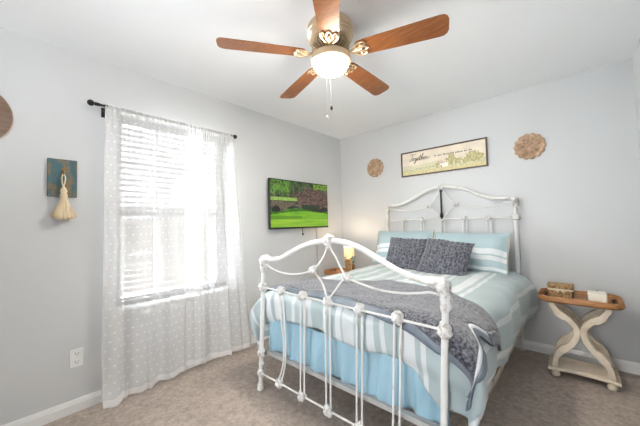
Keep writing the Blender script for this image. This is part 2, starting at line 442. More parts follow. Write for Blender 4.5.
curtain('sheer_curtain', (-2.808, -2.10), (-2.81, -2.10), lambda i: .006 if i < .22 else .012 + .05 * (i - .22), 3,
        'white dotted sheer curtain panel on the tassel plaque side of the window', 1.05)
curtain('sheer_curtain', (-2.23, -1.80), (-2.27, -1.60), lambda i: .055 - .03 * i, 11,
        'white dotted sheer curtain panel flaring towards the television', .85)

# ------------------------------------------------------------------ things on the window wall
d = thing('wall_disc', (0, -3.43, 1.885), 'round brown wooden disc on the wall cut off by the picture edge', 'wall decor')
def disc(r, x0, x1): return MB().loft([[(x, -3.43 + q * math.cos(2 * PI * k / 64), 1.885 + q * math.sin(2 * PI * k / 64)) for k in range(64)] for x, q in ((x0, r), (x1 - .004, r), (x1, r - .004))])
disc(.188, .0, .022).build('rim', 'disc_rim', d); disc(.184, .0, .026).build('face', 'wood_disc', d)

tp = thing('tassel_plaque', (0, -3.017, 1.42), 'distressed teal wooden plaque with a hook holding a cream tassel', 'wall decor')
b = MB(); b.box((.001, -3.092, 1.425), (.02, -2.945, 1.675), .003)
b.build('board', 'teal', tp, angle=30)
b = MB(); b.box((.019, -3.092, 1.468), (.026, -2.945, 1.482), .002); b.box((.019, -3.092, 1.515), (.0245, -2.945, 1.521), .001); b.build('moulding', 'teal', tp)
b = MB().tube([(.024, -3.017, 1.60), (.03, -3.017, 1.585), (.045, -3.017, 1.57), (.055, -3.017, 1.58), (.056, -3.017, 1.592)], .004, 8, 4); b.box((.02, -3.026, 1.57), (.025, -3.008, 1.615)); b.build('hook', 'darkbrass', tp)
ts = thing('raffia_tassel', (.05, -3.015, 1.27), 'cream raffia tassel hanging from the hook of the teal plaque', 'tassel')
b = MB(); 
for s in (-1, 1): b.tube([(.048, -3.017, 1.578), (.05, -3.017 + s * .009, 1.55), (.05, -3.017 + s * .006, 1.515), (.05, -3.017, 1.485)], .0035, 6, 4)
b.build('cord_loop', 'raffia', ts)
b = MB().lathe([(.004, .215), (.014, .20), (.019, .185), (.015, .172), (.021, .155), (.016, .14), (.02, .128), (.022, .12)], (.052, -3.015, 1.275), 16); b.build('bound_head', 'raffia', ts)
b = MB(); rnd = random.Random(5)
b.lathe([(.018, .125), (.03, .09), (.045, .045), (.05, .012)], (.058, -3.015, 1.275), 18, (.7, 1))
for k in range(170):
    a = rnd.uniform(0, 2 * PI); q = rnd.uniform(.55, 1)
    e = (.058 + .052 * q * math.cos(a) * .75, -3.015 + .068 * q * math.sin(a), 1.275 + rnd.uniform(-.006, .018) + .02 * abs(math.sin(a)) ** 3)
    s0 = (.054 + .014 * math.cos(a), -3.015 + .016 * math.sin(a), 1.40)
    mid = (.056 + .03 * q * math.cos(a), -3.015 + .04 * q * math.sin(a), 1.345)
    b.tube([s0, mid, e], .0022, 4, 3)
b.build('skirt', 'raffia', ts)

ol = thing('wall_outlet', (0, -2.937, .29), 'white duplex electrical outlet low on the wall beside the curtain', 'outlet')
MB().box((0, -2.973, .292), (.006, -2.902, .412), .0025).build('cover_plate', 'plastic', ol)
for z in (.325, .380):
    o = MB().box((.005, -2.953, z - .017), (.009, -2.921, z + .017), .004).build('receptacle', 'plastic', ol)
    b = MB()
    for y, h in ((-2.944, .006), (-2.930, .005)): b.box((.0085, y - .0015, z - .002), (.0096, y + .0015, z + h + .002))
    b.box((.0085, -2.940, z - .011), (.0096, -2.934, z - .006)); b.build('slots', 'slot', o, smooth=False)


def pixels_plane(fn_color, nu, nv, place):
    """grid of faces, each coloured by a painter function of (s, t), s to the right, t down"""
    b = MB().grid(lambda i, j: place(i, j), nu, nv)
    cols = [fn_color((i + .5) / nu, (j + .5) / nv) for j in range(nv) for i in range(nu)]
    return b, cols


def paint(o, cols):
    a = o.data.color_attributes.new('picture', 'FLOAT_COLOR', 'CORNER')
    for p in o.data.polygons:
        for l in p.loop_indices: a.data[l].color = (*cols[p.index], 1)


def lin(r, g, b_): return tuple(((c / 255) / 12.92 if c < 10 else ((c / 255 + .055) / 1.055) ** 2.4) for c in (r, g, b_))
def nz(x, y, s=0): return noise.noise(Vector((x, y, s)))
def lerp(a, b_, t): t = min(1, max(0, t)); return tuple(p + (q - p) * t for p, q in zip(a, b_))


# television
TX, ty0, ty1, tz0, tz1 = .065, -1.356, -.389, 1.160, 1.724
tv = thing('television', (.03, (ty0 + ty1) / 2, tz0), 'black flat screen television on the wall showing a green golf course', 'television')
b = MB(); b.box((TX - .03, ty0, tz0), (TX, ty1, tz1), .004); b.box((TX - .052, ty0 + .2, tz0 + .03), (TX - .028, ty1 - .2, tz0 + .36), .01); b.build('housing', 'bezel', tv, angle=30)
MB().box((0, -.95, 1.36), (.02, -.66, 1.56), .003).build('wall_mount', 'black', tv)


def golf(s, t):
    n1 = nz(s * 14, t * 9, 1); n2 = nz(s * 40, t * 28, 2); n3 = nz(s * 5, t * 4, 3)
    if t < .36:                                            # wood behind
        c = lerp(lin(12, 30, 12), lin(70, 105, 45), .45 + .9 * n1 + .5 * n2)
        if abs(nz(s * 22, t * .8, 7)) < .06 and t > .08: c = lin(95, 90, 75)
        if s < .30 and t < .3: c = lerp(c, lin(95, 150, 35), .5 + n2 + .6 * n1)
        if s > .72 and t < .13: c = lerp(c, lin(130, 175, 40), .5 + n2)
    elif t < .43: c = lerp(lin(120, 165, 60), lin(160, 190, 95), n2 + .5)
    else: c = lin(40, 60, 30)
    bt = .43 + .02 * math.sin(s * 5)                        # stone bridge
    if t > bt and t < .68:
        c = lerp(lin(72, 62, 50), lin(112, 98, 80), .5 + n2 * 1.2)
        for cx, w in ((.08, .07), (.36, .13), (.93, .10)):
            if ((s - cx) / w) ** 2 + ((t - .68) / .14) ** 2 < 1: c = lin(9, 10, 12)
    ex = ((s - .72) / .36) ** 2 + ((t - .34) / .22) ** 2      # flowering tree in front
    if ex + .5 * n1 + .25 * n2 < 1:
        c = lerp(lin(24, 36, 20), lin(118, 84, 76), .5 + 1.1 * n2 + .3 * n1)
    if t > .50 and s > .50 and s < .84 and t < .70: c = lerp(lin(10, 26, 12), lin(40, 62, 32), .5 + n2)
    e = .64 + .03 * math.sin(s * 9 + 1) - .03 * (s > .2) * math.sin(s * 4)
    if t > e: c = lerp(lin(62, 125, 18), lin(38, 85, 14), .5 + 1.2 * n1)
    if t > .70 + .05 * math.sin(s * 4 + 2.5):
        c = lerp(lin(125, 180, 20), lin(98, 160, 18), .5 + .9 * nz(s * 6, t * 22, 5))
    if t > .84: c = lerp(c, lin(150, 190, 50), .5 + 1.3 * nz(s * 2, t * 26, 8))
    if .76 < t < .83 and s < .5: c = lerp(c, lin(65, 115, 15), .6)
    return tuple(max(0, v) for v in c)


bz = .012
b, cols = pixels_plane(golf, 150, 86, lambda i, j: (TX + .0006, ty0 + bz + (ty1 - ty0 - 2 * bz) * i, tz1 - bz - (tz1 - tz0 - 2.6 * bz) * j))
paint(b.build('screen', 'screen', tv, smooth=False), cols)
MB().box((TX - .003, ty0, tz0), (TX + .003, ty1, tz0 + bz * 1.3)).build('bottom_bezel', 'bezel', tv, smooth=False)
b = MB().tube([(.05, -.86, tz0 + .02), (.055, -.858, tz0 - .03), (.058, -.856, tz0 - .06)], .004, 6, 3); b.box((.050, -.864, tz0 - .085), (.066, -.848, tz0 - .058), .002); b.build('dangling_plug', 'black', tv)
tag(MB().box((0, -.566, .085), (.012, -.546, tz0 + .04), .003).build('cable_cover', 'cable'), 'thin grey cable cover running down the wall under the television', 'cable cover')

# ------------------------------------------------------------------ headboard wall: sign and two medallions
sg = thing('framed_sign', (1.415, 0, 1.75), 'long framed farmhouse print lettered Together above the headboard', 'sign')
sx0, sx1, sz0, sz1 = .952, 1.882, 1.752, 2.046
b = MB(); fw = .014
b.box((sx0, -.022, sz0), (sx0 + fw, 0, sz1)); b.box((sx1 - fw, -.022, sz0), (sx1, 0, sz1)); b.box((sx0 + fw, -.022, sz0), (sx1 - fw, 0, sz0 + fw)); b.box((sx0 + fw, -.022, sz1 - fw), (sx1 - fw, 0, sz1))
b.build('frame', 'signframe', sg, smooth=False)


def farm(s, t):
    n1 = nz(s * 8, t * 5, 11); n2 = nz(s * 45, t * 14, 12)
    c = lerp(lin(214, 203, 186), lin(226, 214, 196), .5 + n1)
    hz = .58 - .06 * s + .02 * math.sin(s * 8)
    if t > hz: c = lerp(lin(200, 196, 168), lin(214, 205, 175), .5 + n1 + .3 * n2)
    if t > hz + .14: c = lerp(lin(176, 178, 142), lin(208, 200, 165), .5 + 1.2 * n2 + .5 * n1)
    if t > .84: c = lerp(lin(188, 182, 140), lin(212, 198, 150), .5 + n2)
    for cx, cz, rx, rz in ((.47, .70, .028, .13), (.62, .55, .05, .24), (.70, .66, .04, .12), (.86, .58, .075, .2), (.93, .62, .05, .15), (.80, .68, .05, .12)):
        if ((s - cx) / rx) ** 2 + ((t - cz) / rz) ** 2 + 1.0 * n2 < .95: c = lerp(lin(158, 152, 112), lin(195, 180, 132), .5 + 1.5 * n2)
    if .49 < s < .59 and .66 < t < .84: c = lin(232, 224, 214)
    if .47 < s < .55 and t > .66 - .13 * (1 - abs(s - .51) / .04) and t < .68: c = lin(200, 178, 165)
    if .50 < s < .515 and .75 < t < .84: c = lin(130, 100, 85)
    return c


b, cols = pixels_plane(farm, 150, 48, lambda i, j: (sx0 + fw + (sx1 - sx0 - 2 * fw) * i, -.012, sz1 - fw - (sz1 - sz0 - 2 * fw) * j))
paint(b.build('print', 'print', sg, smooth=False), cols)
# hand-lettered "Together" as strokes (x in letter heights)
strokes = [
    [(-.05, .95), (.15, 1.12), (.5, 1.05), (.95, 1.16)], [(.45, 1.06), (.36, .6), (.22, .1), (.02, .02), (-.06, .18)],      # T
    [(.62, .42), (.5, .38), (.46, .12), (.6, .02), (.74, .22), (.66, .42), (.86, .36)],                                     # o
    [(1.12, .4), (.98, .42), (.9, .14), (1.02, .04), (1.16, .36), (1.08, -.3), (.9, -.48), (.86, -.3), (1.12, -.04), (1.28, .12)],  # g
    [(1.28, .12), (1.46, .34), (1.38, .44), (1.30, .2), (1.42, .02), (1.58, .14)],                                          # e
    [(1.58, .14), (1.82, .9), (1.66, .2), (1.74, .02), (1.9, .16)], [(1.58, .55), (1.94, .62)],                             # t
    [(1.9, .16), (2.14, .92), (2.10, 1.02), (1.98, .02), (2.06, .3), (2.2, .42), (2.2, .1), (2.32, .06)],                   # h
    [(2.32, .1), (2.5, .34), (2.42, .44), (2.34, .2), (2.46, .02), (2.62, .14)],                                            # e
    [(2.62, .14), (2.72, .46), (2.76, .36), (2.9, .36), (2.86, .08), (3.05, .12), (3.3, .34)],                              # r
]
b = MB(); hh = .070; bx, bzz = sx0 + .105, 1.930
for st in strokes: b.tube([(bx + hh * x * 1.02 + hh * .22 * y, -.0135, bzz + hh * y) for x, y in st], .0028, 5, 6)
b.build('script_lettering', 'ink', sg)
fc = bpy.data.curves.new('small_lettering', 'FONT'); fc.body = 'is our favorite place to be'; fc.size = .030; fc.shear = .3; fc.space_character = 1.2; fc.offset = .0007; fc.extrude = .0004
fo = bpy.data.objects.new('tmp', fc); COL.objects.link(fo); dg = bpy.context.evaluated_depsgraph_get(); me = bpy.data.meshes.new_from_object(fo.evaluated_get(dg)); bpy.data.objects.remove(fo)
me.transform(Matrix.Translation((sx0 + .395, -.0135, bzz + .010)) @ Matrix.Rotation(PI / 2, 4, 'X')); me.materials.clear(); me.materials.append(M['ink'])
fo = bpy.data.objects.new('small_lettering', me); COL.objects.link(fo); fo.parent = sg; fo.matrix_parent_inverse = Matrix.Translation(sg.location).inverted()

mc = (.576, 0, 1.930)
md = thing('carved_medallion', mc, 'round carved wooden flower medallion to the left of the framed sign', 'wall decor', 'carved wall medallions')
b = MB(); rings = []; NP = 14
def petal_r(a): return .80 + .20 * abs(math.cos(NP * a / 2 + .3)) ** .45
NS = 224
for q, dz_ in ((1.0, .0), (1.0, .014), (.93, .024), (.80, .018), (.72, .010), (.60, .007), (.50, .018), (.38, .008), (.22, .019), (.06, .022)):
    rings.append([(mc[0] + .124 * q * math.cos(2 * PI * k / NS) * (petal_r(2 * PI * k / NS) if q > .6 else 1), -dz_ - .004 * (q > .2) * (q < .95) * math.cos(NP * 2 * PI * k / NS), mc[2] + .124 * q * math.sin(2 * PI * k / NS) * (petal_r(2 * PI * k / NS) if q > .6 else 1)) for k in range(NS)])
b.loft(rings).build('petal_ring', 'carved', md, angle=25)
b = MB(); rnd = random.Random(2)
for R2, num in ((.105, 14), (.078, 14), (.05, 9), (.022, 5)):
    for k in range(num): 
        a = 2 * PI * k / num + (R2 * 40)
        b.ball((mc[0] + R2 * math.cos(a), -.017, mc[2] + R2 * math.sin(a)), .0105 if R2 > .03 else .008, 8, 6, 0, (1, .6, 1))
b.ball((mc[0], -.018, mc[2]), .012, 10, 6, 0, (1, .6, 1)); b.build('carved_beads', 'carved', md)
dup(md, (2.222, 0, 1.881), 'round carved wooden flower medallion to the right of the framed sign')

# ------------------------------------------------------------------ ceiling fan
FC = (1.43, -1.92)
fan = thing('ceiling_fan', (FC[0], FC[1], H), 'brass ceiling fan with five cherry wood blades and lit bowl', 'ceiling fan')
fz = lambda pr: [(r, z) for r, z in pr]
MB().lathe(fz([(.10, H), (.135, H - .004), (.142, H - .02), (.142, H - .05), (.136, H - .055), (.142, H - .06), (.142, H - .078), (.136, H - .083), (.138, H - .088), (.128, H - .102), (.10, H - .114), (.07, H - .12)]), (*FC, 0), 40).build('motor_housing', 'brass', fan, angle=25)
b = MB()
for k in range(30):
    a = 2 * PI * k / 30; c, s = math.cos(a), math.sin(a)
    ring = []
    for r, z, hw in ((.062, 2.315, .003), (.115, 2.327, .006), (.118, 2.292, .006), (.075, 2.272, .003)):
        ring.append((r, z, hw))
    va = [(FC[0] + r * c - hw * s, FC[1] + r * s + hw * c, z) for r, z, hw in ring]; vb = [(FC[0] + r * c + hw * s, FC[1] + r * s - hw * c, z) for r, z, hw in ring]
    b.loft([va, vb])
b.build('vent_fins', 'brass', fan, angle=20)
MB().lathe([(.065, 2.325), (.068, 2.27), (.055, 2.255), (.05, 2.235)], (*FC, 0), 28).build('hub', 'darkbrass', fan)
MB().lathe([(.04, 2.262), (.07, 2.258), (.110, 2.250), (.122, 2.240), (.124, 2.226), (.123, 2.210), (.118, 2.204), (.110, 2.208)], (*FC, 0), 40).build('light_fitter', 'brass', fan, angle=25)
MB().lathe([(.109, 2.216), (.1095, 2.204), (.106, 2.186), (.094, 2.166), (.073, 2.151), (.045, 2.142), (.012, 2.138), (.002, 2.138)], (*FC, 0), 40).build('glass_bowl', 'bulbglass', fan, angle=180)
for k in range(5):
    a = .965 + PI - k * R_(72)
    def P(r, w, dz=0, pitch=R_(-11)):
        z = 2.252 + dz + w * math.sin(pitch); w2 = w * math.cos(pitch)
        return (FC[0] + r * math.cos(a) - w2 * math.sin(a), FC[1] + r * math.sin(a) + w2 * math.cos(a), z)
    r0_, r1_ = .165, .672; out = []
    for r, hw in ((r0_, .040), (r0_ + .012, .052), (r0_ + .05, .056), (.40, .064), (r1_ - .05, .070), (r1_ - .025, .068), (r1_ - .008, .055), (r1_, .035)): out.append((r, hw))
    poly = [(r, hw) for r, hw in out] + [(r, -hw) for r, hw in reversed(out)]
    MB().loft([[P(r, w, -.003) for r, w in poly], [P(r, w, .003) for r, w in poly]]).build('blade', 'blade', fan, angle=30)
    b = MB()
    b.tube([P(.066, 0, .022), P(.11, .004, .004), P(.15, 0, -.010), P(.20, 0, -.008)], .0075, 8, 4)
    for s in (-1, 1):
        b.tube([P(.13, 0, -.008), P(.15, s * .025, -.009), P(.185, s * .045, -.009), P(.215, s * .046, -.008), P(.222, s * .032, -.008), P(.205, s * .022, -.008)], .0055, 6, 4)
        b.tube([P(.15, 0, -.009), P(.18, s * .016, -.009), P(.215, s * .014, -.008), P(.235, 0, -.008)], .005, 6, 4)
        b.ball(P(.195, s * .03, -.009), .007, 8, 6)
    b.build('blade_iron', 'brass', fan)
b = MB().tube([(1.452, -1.985, 2.222), (1.455, -1.965, 2.12), (1.455, -1.955, 1.92)], .0012, 5, 3); b.build('pull_chain', 'cable', fan)
b = MB().tube([(1.447, -1.985, 2.222), (1.445, -1.985, 2.0), (1.445, -1.985, 1.85)], .0008, 5, 3); b.build('pull_chain', 'cable', fan)
MB().lathe([(.002, .03), (.006, .022), (.008, .008), (.005, 0), (.002, -.001)], (1.455, -1.955, 1.892), 12).build('chain_fob', 'black', fan)
MB().lathe([(.002, .026), (.006, .018), (.007, .008), (.004, 0), (.002, -.001)], (1.445, -1.985, 1.826), 12).build('chain_fob', 'cable', fan)

# ------------------------------------------------------------------ bed frame
bed = thing('iron_bed', (1.43, -1.0, 0), 'white painted iron bed frame with arched headboard and footboard', 'bed')
YB = -2.0
PL = lambda z: .752 + .068 * z
PR = lambda z: 2.050 + .045 * z
arch = [(PL(.0), .003), (PL(.3), .3), (PL(.6), .6), (PL(.86), .86), (.814, .925), (.828, .955), (.856, .966), (.915, .966), (1.0, .977), (1.085, 1.012), (1.202, 1.060), (1.309, 1.092), (1.447, 1.109), (1.564, 1.102), (1.662, 1.075), (1.781, 1.020), (1.861, .982), (1.936, .956), (1.985, .945), (2.03, .940), (2.062, .932), (2.086, .905), (2.092, .86), (PR(.6), .6), (PR(.3), .3), (PR(.0), .003)]
fb = MB().tube([(x, YB, z) for x, z in arch], .0152, 12, 4).build('footboard', 'bedwhite', bed)


def foot_bits(parent, y, castings, bars, spindles, scrolls, casters):
    for c in castings:
        b = MB(); x, z, r, kx, kz = c
        b.ball((x, y, z), r, 16, 12, .45, (kx, .95, kz), 26); b.build('casting', 'casting', parent, angle=180)
    for (p, q, r) in bars: MB().tube([(p[0], y, p[1]), (q[0], y, q[1])], r, 8).build('crossbar', 'bedwhite', parent)
    for pts in spindles: MB().tube([(x, y + (k_ if len(pt) > 2 else 0), z) for pt in pts for (x, z, k_) in [(*pt, 0) if len(pt) == 2 else pt]], .0055, 8, 3 if len(pts) > 2 else 0).build('spindle', 'bedwhite', parent)
    for pts in scrolls: MB().tube([(x, y, z) for x, z in pts], .0058, 8, 6).build('scroll_rod', 'bedwhite', parent)
    for x in casters: MB().lathe([(.015, 0), (.023, .006), (.024, .02), (.018, .032), (.022, .04), (.017, .05)], (x, y, 0.001), 14).build('foot', 'bedwhite', parent)


zc, zl = .755, .130
xs_t = [1.006, 1.215, 1.424, 1.648, 1.866]; xs_b = [.972, 1.196, 1.412, 1.625, 1.835]
zt = lambda x: .757 - .012 * (x - .79)
cast = [(.822, .945, .034, 1.0, 1.15), (.850, .966, .027, 1.6, .9), (PL(.90), .895, .026, 1, 1.2), (PL(zc), zc, .032, 1, 1.15), (PL(.28), .28, .028, 1, 1.25), (PL(zl), zl, .028, 1, 1.2), (PL(.22), .20, .021, 1, 1),
        (2.082, .925, .031, 1.0, 1.2), (2.04, .940, .024, 2.2, .95), (2.092, .865, .026, 1.05, 1.7), (PR(.74), .738, .031, 1.0, 1.25), (PR(.28), .28, .028, 1, 1.25), (PR(zl), zl, .028, 1, 1.2),
        (1.445, 1.108, .034, 1.15, 1.05), (1.312, .926, .026, 1.1, .9), (1.570, .907, .026, 1.1, .9)]
cast += [(x, zt(x) + .004, .031, 1.0, 1.0) for x in xs_t] + [(x, zl, .030, 1, 1) for x in xs_b]
spin = []
for k, (a, c) in enumerate(zip(xs_t, xs_b)):
    for s in (-1, 1):
        if k == 0: spin.append([(a + s * .016, zt(a)), (a + .010 + s * .015, .60), (a + .028 + s * .010, .40), (a + .016 + s * .010, .26), (c + s * .015, zl)])
        else: spin.append([(a + s * .017, zt(a)), (c + s * .017, zl)])
scr = [[(.808, .905), (.85, .922), (.92, .900), (1.0, .885), (1.12, .882), (1.224, .898), (1.312, .926)],
       [(1.312, .926), (1.36, .965), (1.40, 1.01), (1.425, 1.055), (1.440, 1.10)],
       [(1.312, .926), (1.36, .885), (1.395, .84), (1.415, .79), (1.424, .76)],
       [(2.085, .885), (2.03, .893), (1.981, .884), (1.883, .870), (1.775, .869), (1.656, .887), (1.570, .907)],
       [(1.570, .907), (1.535, .95), (1.50, 1.01), (1.468, 1.055), (1.450, 1.10)],
       [(1.570, .907), (1.535, .886), (1.491, .836), (1.447, .785), (1.428, .76)]]
foot_bits(fb, YB, cast, [((PL(zc), zt(.80)), (PR(zc), zt(2.08)), .0062), ((PL(zl), zl), (PR(zl), zl), .0062)], spin, scr, [PL(0), PR(0)])

YH = -.06
harch = [(.765, .003), (.765, .4), (.765, .9), (.765, 1.30), (.768, 1.38), (.785, 1.408), (.83, 1.412), (.937, 1.416), (1.066, 1.458), (1.19, 1.520), (1.307, 1.565), (1.43, 1.580), (1.523, 1.573), (1.622, 1.550), (1.717, 1.512), (1.807, 1.459), (1.894, 1.422), (1.978, 1.412), (2.04, 1.412), (2.08, 1.402), (2.096, 1.37), (2.096, 1.30), (2.096, .9), (2.096, .4), (2.096, .003)]
hb = MB().tube([(x, YH, z) for x, z in harch], .0165, 12, 4).build('headboard', 'bedwhite', bed)
hx = [.985, 1.202, 1.43, 1.655, 1.875]; hz_ = 1.228
hcast = [(.772, 1.40, .030, 1, 1.1), (.81, 1.413, .022, 1.7, .8), (.765, 1.345, .022, 1, 1.3), (.765, hz_, .030, 1, 1.1), (2.09, 1.395, .031, 1, 1.1), (2.05, 1.413, .023, 1.9, .8), (2.096, 1.345, .025, 1, 1.3), (2.096, hz_ - .005, .032, 1.1, 1.1),
         (1.43, 1.578, .030, 1.1, 1.0), (1.284, 1.378, .024, 1.1, .9), (1.576, 1.378, .024, 1.1, .9)] + [(x, hz_, .027, 1, 1) for x in hx] + [(x, .42, .027, 1, 1) for x in hx]
hsp = [[(x + s * .017, hz_), (x + s * .017, .42)] for x in hx for s in (-1, 1)]
hscr = []
for s in (-1, 1):
    m_ = lambda q: [(1.43 + s * x, z) for x, z in q]
    hscr += [m_([(.655, 1.365), (.60, 1.372), (.545, 1.358), (.40, 1.334), (.28, 1.346), (.146, 1.378)]), m_([(.146, 1.378), (.095, 1.43), (.05, 1.50), (.012, 1.565)]), m_([(.146, 1.378), (.10, 1.34), (.05, 1.29), (.01, 1.235)])]
foot_bits(hb, YH, hcast, [((.765, hz_), (2.096, hz_), .0062), ((.765, .42), (2.096, .42), .0062)], hsp, hscr, [.765, 2.096])
b = MB().tube([(1.43, YH - .02, 1.545), (1.43, YH - .02, 1.245)], .0095, 10)
for z, r in ((1.535, .015), (1.285, .016), (1.262, .020), (1.24, .012)): b.ball((1.43, YH - .02, z), r, 12, 8)
o = b.build('centre_bar', 'black', hb); o['label'] = 'black centre bar on the headboard'
# side rails and end rail (angle iron)
for x, s in ((2.120, 1), (.745, -1)):
    b = MB(); b.box((x - .003, -1.98, .235), (x + .003, -.07, .280)); b.box((min(x, x - s * .04), -1.98, .274), (max(x, x - s * .04), -.07, .280)); b.build('side_rail', 'rust', bed, smooth=False)
b = MB(); b.box((.745, -1.962, .258), (2.12, -1.957, .285)); b.box((.745, -1.958, .280), (2.12, -1.93, .285)); b.build('end_rail', 'steel', bed, smooth=False)
for y in (-1.45, -.9, -.35): MB().box((.745, y - .03, .255), (2.12, y + .03, .275)).build('slat', 'steel', bed, smooth=False)

# ------------------------------------------------------------------ box spring, mattress
tag(MB().box((.80, -1.885, .287), (2.06, -.13, .47), .03).build('box_spring', 'foam', sub=0), 'grey box spring under the mattress of the iron bed', 'box spring')
tag(MB().box((.80, -1.88, .472), (2.06, -.12, .690), .05).build('mattress', 'mattress'), 'white mattress under the aqua comforter', 'mattress')

# ------------------------------------------------------------------ bed skirt
b = MB(); NU, NV = 260, 16
path = [(.775, -.35), (.775, -1.9), (.80, -1.917), (2.06, -1.917)]
def along(t):
    Ls = [math.dist(path[i], path[i + 1]) for i in range(3)]; d_ = t * sum(Ls)
    for i in range(3):
        if d_ <= Ls[i] or i == 2:
            k = d_ / Ls[i]; p, q = path[i], path[i + 1]
            return (p[0] + (q[0] - p[0]) * k, p[1] + (q[1] - p[1]) * k), ((q[1] - p[1]) / Ls[i], -(q[0] - p[0]) / Ls[i]), d_
        d_ -= Ls[i]
def fn(i, j):
    p, nn, _ = along(i); s = i * 2.95
    w = .014 * math.sin(s * 31 + 2 * math.sin(s * 5)) + .008 * math.sin(s * 53 + 1 + j * 2) + .016 * nz(s * 7, j * 1.2, 3) + .014 * math.sin(s * 12 + 2.2 * j) + .006 * math.sin(s * 96 + 4 * j)
    a = .3 + .8 * j
    lean = -.010
    z = .530 - (.53 - .272) * j + .014 * (nz(s * 5, 0, 9) - .2) * j
    return (p[0] - nn[0] * (lean - w * a) * -1, p[1] + (-nn[1]) * (lean - w * a) * -1 if False else p[1] + nn[1] * (w * a - lean) * 1, z)
b.grid(fn, NU, NV)
tag(b.build('bed_skirt', 'skirt', angle=180, solid=.002), 'gathered sky blue bed skirt hanging below the comforter at the bed foot', 'bed skirt')

# ------------------------------------------------------------------ comforter and throw share one drape
CX, TOPZ, YHD, AF, RS, RF = 1.43, .735, -.13, .615, .125, .075
LL = 1.755                                                 # flat length to the foot edge
def arc(e, r):
    if e <= 0: return 0., 0.
    if e < r * PI / 2: return r * math.sin(e / r), r * (1 - math.cos(e / r))
    return r, r + (e - r * PI / 2)
def drape0(u, v):
    ex = abs(u) - AF; ey = v - LL; sg_ = 1 if u > 0 else -1
    hx_, dx = arc(ex, RS); hy, dy = arc(ey, RF)
    d_ = (dx ** 1.3 + dy ** 1.3) ** (1 / 1.3)
    x = CX + sg_ * (min(abs(u), AF) + hx_); y = YHD - min(v, LL) - hy
    k = min(1, d_ / .16)
    if ex > 0:
        w = .016 * math.sin(v * 7.5 + 1.2 * sg_) + .012 * math.sin(v * 17 + 2) + .02 * nz(v * 3, u * 2, 4)
        x += sg_ * k * w
        if sg_ < 0: x -= .07 * k * max(0, 1 - abs(v - LL - .05) / .55) * math.sin(min(1, d_ / .34) * PI * .8)
        if sg_ > 0: x += .035 * k * max(0, 1 - v / .5)
        tuck = max(0, ex - .32) / .08; x -= sg_ * .03 * min(1, tuck) ** 2
    if ey > 0:
        ux = u + .03
        y -= k * (.010 * math.sin(ux * 13) + .007 * math.sin(ux * 29 + 1) + .018 * nz(ux * 5 + v * 4, v * 3, 6) + .005 * nz(ux * 11, v * 5, 16)) - .004 * k
        tuck = max(0, ey - .20) / .07; y += .026 * min(1, tuck) ** 2
    z = TOPZ - d_ + .014 * nz(u * 3.1, v * 2.7, 8) + .009 * nz(u * 8 + v * 3, v * 7, 9) * (1 - .5 * k)
    z -= .02 * max(0, 1 - (AF - abs(u)) / .16) ** 2 if abs(u) < AF else .02
    return Vector((x, y, z))
def drape(u, v, off=0):
    p = drape0(u, v)
    if off:
        e = .012; a = drape0(u + e, v) - drape0(u - e, v); c = drape0(u, v + e) - drape0(u, v - e)
        nn = c.cross(a).normalized()
        if nn.z < -.2: nn = -nn
        p = p + nn * off
    return p


US, VS = 1.06, LL + .235
NU, NV = 150, 150
b = MB(); pts = []; uv = []
def sst(x): x = min(1, max(0, x)); return x * x * (3 - 2 * x)
def vhem(u): return VS + .015 * math.sin(u * 6) + .15 * sst((u - .40) / .22) + .05 * sst((-u - .45) / .2)
for j in range(NV + 1):
    for i in range(NU + 1):
        u = -US + 2 * US * i / NU; v = vhem(u) * j / NV; p = drape(u, v); pts.append(tuple(p)); uv.append((u, v))
b.add(pts, [(j * (NU + 1) + i, j * (NU + 1) + i + 1, (j + 1) * (NU + 1) + i + 1, (j + 1) * (NU + 1) + i) for j in range(NV) for i in range(NU)])
bands = [(-.06, .016, .9), (.045, .018, .9), (.115, .040, .7), (.255, .020, .9), (.325, .014, .8), (.47, .034, .95), (.545, .013, .9), (.79, .016, .9), (.985, .035, .9),
         (-.21, .03, .8), (-.34, .016, .9), (-.50, .045, .85), (-.60, .015, .9), (-.80, .016, .9), (-.985, .035, .9)]
M['comforter'] = bands_material('striped_aqua_comforter', (.385, .460, .475), (.63, .655, .67), bands, 0, rough=.55, bump=.12, bscale=35)
tag(b.build('comforter', 'comforter', uvf=uv, angle=180, solid=.024), 'aqua comforter with white stripes spread over the iron bed', 'comforter')

# grey plush throw laid across the foot
tw = thing('plush_throw', (1.43, -1.65, .73), 'charcoal plush throw blanket laid across the foot of the bed', 'blanket')
NU, NV = 150, 60
def thr(s, t):
    """s 0..1 left to right, t 0..1 back edge to front hem"""
    uL = -.775; uR = .80 + .055 * math.cos(2 * PI * t) + .016 * math.cos(6 * PI * t)
    u = uL + (uR - uL) * s
    xb = CX + u
    yb = sum(float(np.interp(s + k, [0, .167, .30, .40, .457, .506, .587, .67, .73, .84, .90, 1], [-1.55, -1.543, -1.49, -1.36, -1.297, -1.285, -1.314, -1.355, -1.385, -1.49, -1.535, -1.52])) for k in (-.03, -.015, 0, .015, .03)) / 5
    vb = YHD - yb
    vf = LL + .038 + .04 * s + .135 * max(0, (s - .5) / .5) ** 2.2
    v = vb + (vf - vb) * t
    return u, v
pts = []; uvs = []
for j in range(NV + 1):
    for i in range(NU + 1):
        s, t = i / NU, j / NV; u, v = thr(s, t)
        p = drape(u, v, .026 + .004 * nz(u * 9, v * 9, 20)); pts.append(tuple(p))
def sub(name, m, i0, i1, j0, j1, solid=.014):
    b = MB(); w = i1 - i0 + 1
    b.add([pts[j * (NU + 1) + i] for j in range(j0, j1 + 1) for i in range(i0, i1 + 1)], [(j * w + i, j * w + i + 1, (j + 1) * w + i + 1, (j + 1) * w + i) for j in range(j1 - j0) for i in range(i1 - i0)])
    return b.build(name, m, tw, angle=180, solid=solid)
